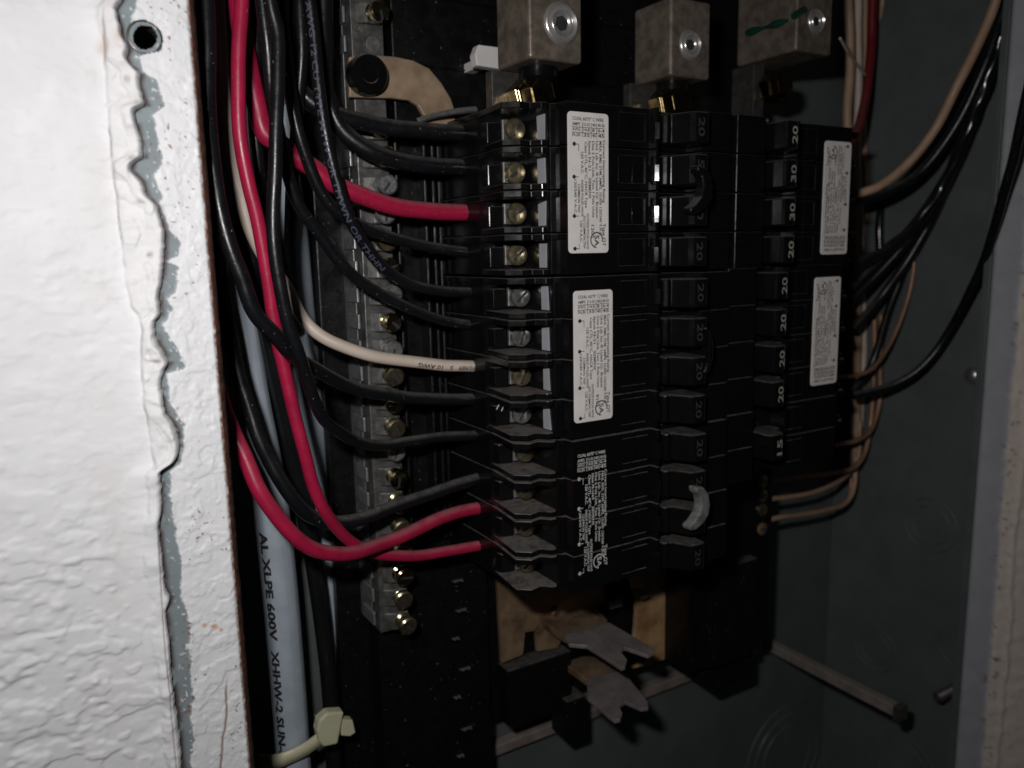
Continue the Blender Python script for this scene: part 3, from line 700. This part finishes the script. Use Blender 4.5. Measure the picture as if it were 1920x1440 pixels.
    if label_kind == 'sticker':
        pl = []
        for (cx, cz, a0) in ((lx+lw/2-1.2, lt-1.2, 0), (lx-lw/2+1.2, lt-1.2, 90), (lx-lw/2+1.2, lt-lh+1.2, 180), (lx+lw/2-1.2, lt-lh+1.2, 270)):
            for j in range(5): a = math.radians(a0+22.5*j); pl.append((cx+1.2*math.cos(a), cz+1.2*math.sin(a)))
        lo = MB(fx).prism(pl, 200.10, 200.47, 'd').build('rating_label', LABELW, e, .08)
        t = MB((lambda p: (p[0]+dx, p[1]+dd, p[2]+dz)) if side < 0 else (lambda p: (p[0]+dx, p[1]+dd, p[2]+dz)))
        label_text(t, lx if side < 0 else 2*XC-lx, lt-.6, 200.05, issue, num, side > 0)
        t.build('lettering', INK, lo)
    elif label_kind == 'printed':
        t = MB(fx); label_text(t, lx-.6, lt-.6, 200.44, issue, num, False, 12.6, 41.6)
        t.build('lettering', INKW, e)
    return e
breaker(-1, 0, ['20', '50', '50', '20'], 'sticker', 'N-21', '1202', -.6, 'top black breaker of the left column with a white rating label')
MIDB = breaker(-1, 4, ['20', '20', '20', '20'], 'sticker', 'N-21', '9103', .2, 'middle black breaker of the left column with a white rating label', dz=-.4, lab_off=(.8, -1.3), tie=None, slope=1.07)
breaker(-1, 8, ['20', '20', '20', '20'], 'printed', 'M-1669', None, 1.0, 'bottom left black breaker with white lettering printed on the case', tie='grey', dz=-.8, slope=1.2)
breaker(1, 0, ['20', '30', '30', '20'], 'sticker', 'N-21', '1202', 1.2, 'upper black breaker of the right column numbered 20 30 30 20', lab_off=(0, -2.5), tie=None)
breaker(1, 4, ['20', '20', '20', '20'], 'sticker', 'N-21', '9103', -1.4, 'lower four handle black breaker of the right column with white label', dz=.4, tie=None, lab_off=(0, -1.7))
breaker(1, 8, ['15'], None, '', None, -1.0, 'short black breaker numbered 15 at the bottom of the right column', poles=2, tie=None, dz=.2)
# ------------------------------------------------------------------ wires on the left
GL = 'wires on the left side'
DE = 237
wire('wire', [(386,-60,214),(386,0,214),(392,200,213),(402,330,212),(428,462,211),(454,527,211),(479,587,211.5),(516,628,213),(548,664,217),(580,684,222),(625,712,229),(672,731,233),(735,742,236),(829,748,238),(900,748,239)], 2.05, WBLACK, 'dusty black wire nearest the flange, ending below the white wire', group=GL, stub=1.2, key='w1')
wire('wire', [(454,-60,218),(452,0,218),(447,130,218),(452,250,218.5),(464,340,219),(482,415,219.5),(502,525,220),(525,650,221),(551,775,222),(572,860,222.5),(586,905,223),(612,960,224),(643,1003,227),(672,1026,230),(704,1039,233),(766,1041,236),(829,1034,238),(912,1021,239)], 1.85, WRED, 'thin red wire running full height to the lowest breaker terminal', group=GL, stub=1.0, key='w2')
wire('wire', [(503,-60,208),(508,0,208),(522,60,208),(520,130,208),(515,300,208),(514,400,208),(520,500,208),(538,600,209),(557,660,211),(586,740,216),(611,788,221),(641,812,226),(672,829,230),(719,837,234),(766,829,236),(829,819,238),(908,815,239)], 1.75, WBLACK, 'black wire dropping past the red wire to the first bay of the bottom breaker', group=GL, stub=1.0, key='w3')
wire('wire', [(572,-60,226),(581,0,226),(594,130,226),(610,250,226),(633,340,226.5),(650,400,227),(684,460,229),(719,502,231),(766,530,234),(829,546,237),(895,549,239)], 1.75, WBLACK, 'printed black wire crossing in front of the thick red wire', group=GL, stub=1.0, key='w4')
wire('wire', [(488,-60,213),(492,0,213),(504,100,214),(512,190,217),(535,312,226),(560,384,228),(597,434,230),(641,494,232),(672,525,234),(719,556,236),(766,578,237),(829,600,239),(897,612,240)], 1.75, WBLACK, 'black wire curving under the printed one to the second bay of the middle breaker', group=GL, stub=1.0)
wire('wire', [(530,-60,230),(530,0,230),(533,60,230),(542,150,231),(558,250,232),(579,312,233),(610,370,234),(641,402,235),(688,428,236),(735,447,237),(797,462,238),(885,475,239)], 1.8, WBLACK, 'black wire just below the thick red wire at its breaker end', group=GL, stub=1.0)
wire('wire', [(440,-60,236),(448,0,236),(458,80,236),(470,150,236),(482,200,236),(497,250,236),(525,270,236),(554,296,236),(591,318,236),(619,341,236),(672,366,236),(735,385,237),(797,394,238),(884,399,239)], 2.75, WRED, 'thick red wire entering the third bay of the top breaker', group=GL, stub=1.6)
wire('wire', [(606,-60,240),(607,0,240),(609,90,240),(614,180,240),(640,245,240),(690,281,239),(750,302,239),(810,310,239),(890,316,240)], 2.7, WBLACK, 'thick black wire bending beside the neutral bar above the thick red wire', group=GL, stub=1.6)
wire('wire', [(548,-60,243),(546,0,243),(540,80,242),(545,140,242),(579,187,241),(625,214,240),(704,233,240),(797,245,240),(892,252,240)], 2.6, WBLACK, 'uppermost thick black wire entering the top breaker', group=GL, stub=1.6)
wire('wire', [(408,-60,246),(410,60,246),(420,200,246),(434,290,246),(450,360,246),(468,430,246),(500,490,247),(535,535,246),(554,573,245),(575,604,243),(604,630,241),(641,650,239),(688,666,238),(751,676,238),(813,682,238),(896,687,238)], 1.95, WWHITE, 'off-white wire with black print near its breaker end', group=GL, stub=1.1, key='w11')
wire('wire', [(398,380,236),(410,500,236),(428,600,236),(447,690,235),(470,778,233),(481,815,232),(500,856,231),(526,903,230),(554,940,230),(585,966,231),(626,978,232),(672,974,233),(735,953,235),(797,931,237),(860,908,238),(910,893,239)], 2.15, WBLACK, 'dusty black wire looping up to the second bay of the bottom breaker', group=GL, stub=1.1)
wire('wire', [(372,560,228),(392,660,226),(415,745,224),(441,815,221),(463,862,219),(485,916,217),(513,962,216),(547,1003,216),(585,1030,217),(626,1039,219),(666,1036,222),(719,1018,228),(782,991,233),(844,965,237),(911,950,239)], 2.2, WRED, 'dusty thick red wire looping over the thin red one', group=GL, stub=1.1)
wire('wire', [(478,-60,240),(482,60,240),(478,180,241),(486,330,243),(500,480,250),(515,640,258),(532,770,262)], 1.9, WBLACK, 'black wire hanging in shadow behind the red wire', group=GL)
wire('wire', [(560,-60,236),(562,0,236),(566,100,237),(560,200,240),(548,330,246),(545,480,258),(556,620,268)], 1.9, WBLACK, 'black wire dropping straight down behind the curved ones', group=GL)

wire('power_cable', [(420,420,262),(440,560,262),(455,660,262),(472,760,262),(490,850,262),(508,960,262),(524,1100,262),(537,1250,262),(551,1440,262),(556,1520,262)], 5.9, WGREY, 'fat grey cable with black lettering at the lower left', 'cable', 'large supply cables', key='grey', groove=lambda th, i: .008*math.sin(9*th)+.006*math.sin(23*th), seg=72)
wire('power_cable', [(528,200,279),(538,300,279),(553,430,279),(565,560,279),(578,700,279),(590,850,279),(600,960,279),(612,1100,280),(618,1250,281)], 4.2, WGREY, 'grey cable half hidden behind the curving black wires', 'cable', 'large supply cables', groove=lambda th, i: .004*math.sin(9*th), seg=48)
wire('power_cable', [(452,380,256),(478,500,257),(497,600,258),(515,690,259),(532,770,260),(550,860,262),(575,980,264),(592,1080,266),(606,1180,268),(618,1290,270),(627,1440,271),(630,1520,271)], 3.0, WGLOSS, 'glossy black cable between the two grey cables', 'cable', 'large supply cables', groove=lambda th, i: .02*math.sin(3*th+i*.02), seg=48)
wire('power_cable', [(600,1040,279),(616,1180,279),(632,1300,279),(638,1440,279)], 2.2, WTAN, 'thin aged tan cable beside the glossy black cable', 'cable', 'large supply cables')

# printing along the wires
C, r, o = PATHS['grey']
mb = MB()
L_ = np.r_[0, np.cumsum(np.linalg.norm(np.diff(C, axis=0), axis=1))]
pxs, pys = proj(C); s_at = lambda y: float(np.interp(y, pys, L_))
tube_text(mb, C, r, 'AL XLPE 600V', s_at(985), 2.7, s_at(1187)-s_at(985), a0=-.60, lift=1.016, bold=.045)
tube_text(mb, C, r, 'XHHW-2 SUN-RES', s_at(1204), 2.7, s_at(1432)-s_at(1204), a0=-.60, lift=1.016, bold=.045)
mb.build('lettering', INK, o)
C, r, o = PATHS['w4']; L_ = np.r_[0, np.cumsum(np.linalg.norm(np.diff(C, axis=0), axis=1))]; pxs, pys = proj(C)
s_at = lambda y: float(np.interp(y, pys, L_))
mb = MB(); tube_text(mb, C, r, 'AWG 12 CU TYPE MTW OR THWN OR THHN', s_at(5), 1.7, s_at(500)-s_at(5), a0=-.25); mb.build('lettering', INKG, o)
C, r, o = PATHS['w11']
mb = MB(); tube_text(mb, C, r, 'E95989   S   10 AWG', .8, 1.5, 22, a0=.45, rev=True); mb.build('lettering', INK, o)

# cable tie
tie = empty('cable_tie', 0, 0, 0, 'pale nylon cable tie round the grey cable at the bottom', 'cable tie')
def band():
    C, r, _ = PATHS['grey']; pxs, pys = proj(C)
    i = int(np.argmin(abs(pys-1402))); c = C[i]; t = C[i+1]-C[i-1]; t /= np.linalg.norm(t)
    n1 = -c/np.linalg.norm(c); n1 -= t*(n1@t); n1 /= np.linalg.norm(n1); n2 = np.cross(n1, t)     # n2 to the right
    cs = spline([at(*q) for q in ((486,1427,263),(498,1429,259.2),(526,1425,255.3),(552,1415,254.2),(576,1402,253.2),(600,1384,252))], 8)
    vs = []; fs = []; N = len(cs)-1
    for cc in cs: vs += [cc-t*2.5, cc+t*2.5]
    for k in range(N): fs.append((2*k, 2*k+1, 2*k+3, 2*k+2))
    o = MB().add(vs, fs).build('strap', TIEM, tie, smooth=True); md = o.modifiers.new('thickness', 'SOLIDIFY'); md.thickness = .0009; md.offset = 0
band()
DT = 250
P = [at(x, y, DT) for x, y in ((598,1352),(614,1337),(646,1335),(651,1350),(663,1351),(667,1372),(658,1380),(645,1381),(634,1396),(607,1402),(598,1392),(588,1402),(580,1392),(594,1372))]
MB().prism([(p[0], p[2]) for p in P[:3]+P[8:11]+P[13:14]], DT, DT+4.6, 'd').build('head', TIEM, tie, .9, seg=3)
P2 = [at(x, y, DT+1.5) for x, y in ((640,1349),(662,1351),(667,1374),(657,1381),(640,1380))]
MB().prism([(p[0], p[2]) for p in P2], DT+1.5, DT+5, 'd').build('tail_end', TIEM, tie, .4)
P3 = [at(x, y, DT+3) for x, y in ((592,1343),(603,1349),(600,1362),(594,1356))]
MB().prism([(p[0], p[2]) for p in P3], DT+3, DT+4.5, 'd').build('latch', TIEM, tie, .2)

# ------------------------------------------------------------------ wires on the right
GR = 'wires on the right side'
def rw(px, r, m_, label, **k): return wire('wire', px, r, m_, label, group=GR, **k)
rw([(1880,-60,196),(1860,20,200),(1830,95,204),(1790,172,210),(1750,245,218),(1700,308,226),(1648,350,233),(1600,366,240)], 2.0, WTAN, 'aged tan wire sweeping from the upper right to the right breaker')
rw([(1905,-60,197),(1882,20,201),(1850,110,205),(1810,205,212),(1762,282,220),(1705,340,229),(1650,366,236),(1600,376,242)], 2.3, WBLACK, 'black wire running just below the tan one')
rw([(1908,-60,196),(1893,20,199),(1868,100,203),(1838,185,208),(1808,260,214),(1772,340,222),(1722,415,230),(1660,470,238),(1596,500,244)], 2.6, WGLOSS, 'glossy twisted black wire sparkling along its length at the upper right', groove=lambda th, i: .10*math.cos(th*2-i*.55), seg=24)
rw([(1890,-40,203),(1872,60,205),(1846,160,210),(1800,280,219),(1745,380,229),(1690,450,238),(1640,500,246),(1596,545,250)], 2.3, WBLACK, 'black wire tucked under the glossy twisted wire')
rw([(1860,60,216),(1835,170,220),(1800,290,226),(1752,400,234),(1700,490,243),(1650,560,252),(1600,620,256)], 2.2, WBLACK, 'lowest black wire of the bundle bending into the lower right breaker')
rw([(1960,40,168),(1924,180,174),(1901,300,181),(1872,400,190),(1832,520,203),(1780,622,218),(1722,692,228),(1660,727,238),(1600,742,246)], 2.0, WBLACK, 'lone black wire sweeping across the grey back to the lower breaker')
rw([(1796,-60,268),(1798,0,268),(1803,90,266),(1810,200,262),(1800,300,256)], 3.0, WBLACK, 'dark wire hanging at the upper right behind the others')
rw([(1588,-60,270),(1591,0,270),(1594,120,270),(1590,220,270),(1596,330,270),(1604,480,270),(1608,700,270),(1603,880,268)], 2.2, WTAN, 'leftmost aged white wire of the upright bundle at the right')
rw([(1607,-60,274),(1609,0,274),(1609,140,274),(1607,260,274),(1612,420,273),(1618,640,272),(1612,800,270)], 2.0, WWHITE, 'second aged white wire of the upright bundle, left of the red one')
rw([(1622,-60,278),(1621,60,278),(1618,200,278),(1622,400,277),(1626,600,275),(1632,740,272)], 1.9, WTAN, 'aged white wire hidden partly behind the red wire in the right bundle')
rw([(1637,-60,264),(1636,0,264),(1634,90,263),(1628,150,260),(1617,210,255),(1604,252,248),(1590,275,244)], 2.2, WRED2, 'dark red wire dropping behind the upper right breaker label')
rw([(1655,-60,274),(1655,0,274),(1655,120,274),(1652,240,274),(1644,330,274),(1640,440,274),(1644,600,274),(1640,720,272)], 2.9, WTAN, 'thick aged white wire just right of the red one')
rw([(1671,-60,270),(1675,30,270),(1682,120,270),(1680,220,270),(1668,310,269),(1652,400,267),(1650,480,266)], 2.3, WGLOSS, 'shiny black wire at the right edge of the upright bundle')
rw([(1575,72,240),(1590,98,246),(1606,118,252),(1622,140,258)], .55, WWHITE, 'thin pale wire slanting below the green marked lug')
rw([(1716,455,246),(1711,510,246),(1702,560,246),(1685,612,246),(1660,660,246),(1630,695,246),(1600,704,246),(1560,706,246)], 1.0, BARECU, 'thin bare wire curving in a bow beside the lower right label')
rw([(1652,590,258),(1651,680,258),(1648,760,257),(1632,805,255),(1605,826,252),(1570,834,250)], 1.2, BARECU, 'bare wire bending in beside the breaker numbered 15')
rw([(1640,600,262),(1638,700,262),(1632,800,261),(1622,850,259),(1604,874,257),(1560,886,255),(1490,896,252),(1425,902,250)], 1.25, BARECU, 'bare copper wire running to the top of the ground bar')
rw([(1612,790,266),(1608,860,265),(1590,890,262),(1556,912,258),(1500,928,254),(1432,938,250)], 1.2, WTAN, 'pale wire reaching the middle of the ground bar')
rw([(1604,860,266),(1602,905,264),(1596,930,262),(1580,948,260),(1540,958,257),(1490,966,254),(1430,977,250)], 1.3, WTAN, 'lowest pale wire bent square into the ground bar')
rw([(1596,880,270),(1594,920,268),(1586,940,266),(1560,952,263)], 1.0, BARECU, 'bare wire tucked beside the lowest pale wire')

rw([(1885,40,214),(1850,170,218),(1800,300,224),(1745,400,231),(1690,465,240),(1640,520,248),(1590,570,254)], 2.2, WBLACK, 'black wire deepest in the bundle, passing behind the glossy twisted wire')
rw([(1765,330,240),(1725,420,244),(1690,520,250),(1660,600,256),(1635,680,260),(1600,735,262)], 2.0, WBLACK, 'short black wire below the bundle, ending level with the lower label')

gb = empty('ground_bar', 0, 0, 0, 'small ground bar with screws below the breaker numbered 15', 'terminal bar')
a = at(1412, 890, 250); b = at(1412, 1005, 250)
MB().box(a[0]-1, a[0]+7, 250, 258, b[2], a[2]).build('bar', BUSM, gb, .4)
for i, y in enumerate((902, 928, 955, 990)):
    c = at(1425, y, 248)
    so = MB().lathe((c[0], 250.2, c[2]), (0, -1, 0), [(0, 2.4), (2.2, 2.4), (2.3, 3.0), (4.0, 3.0), (4.4, 2.4)], 18).build('terminal_screw', BRASSD if i < 3 else BUSM, gb, smooth=True)
    MB().box(c[0]-2.2, c[0]+2.2, 245.74, 245.78, c[2]-.4, c[2]+.4).build('slot', INK, so)

# scribbled pen strokes in the lowest bay of the middle breaker
mm = MB()
for (xa, ya, xb, yb) in ((931,768,940,750),(940,771,950,749),(952,768,958,755),(958,768,963,752)):
    a_, b_ = at(xa, ya, 222.4), at(xb, yb, 222.4); tube_into(mm, np.linspace(a_, b_, 4), .16, 6)
mm.build('pen_mark', INKW, MIDB)

tz = Z0-5.5*PITCH_-.4
arc = [(4.6*math.cos(a), 8.2*math.sin(a)) for a in np.linspace(-1.25, 1.25, 12)]
MB().prism([(185.6+x, tz+z) for x, z in arc]+[(185.2+x*.72, tz+z*.9) for x, z in arc[::-1]], 189.2, 193.5, 'd').build('handle_tie', HANDLE, MIDB, .4)
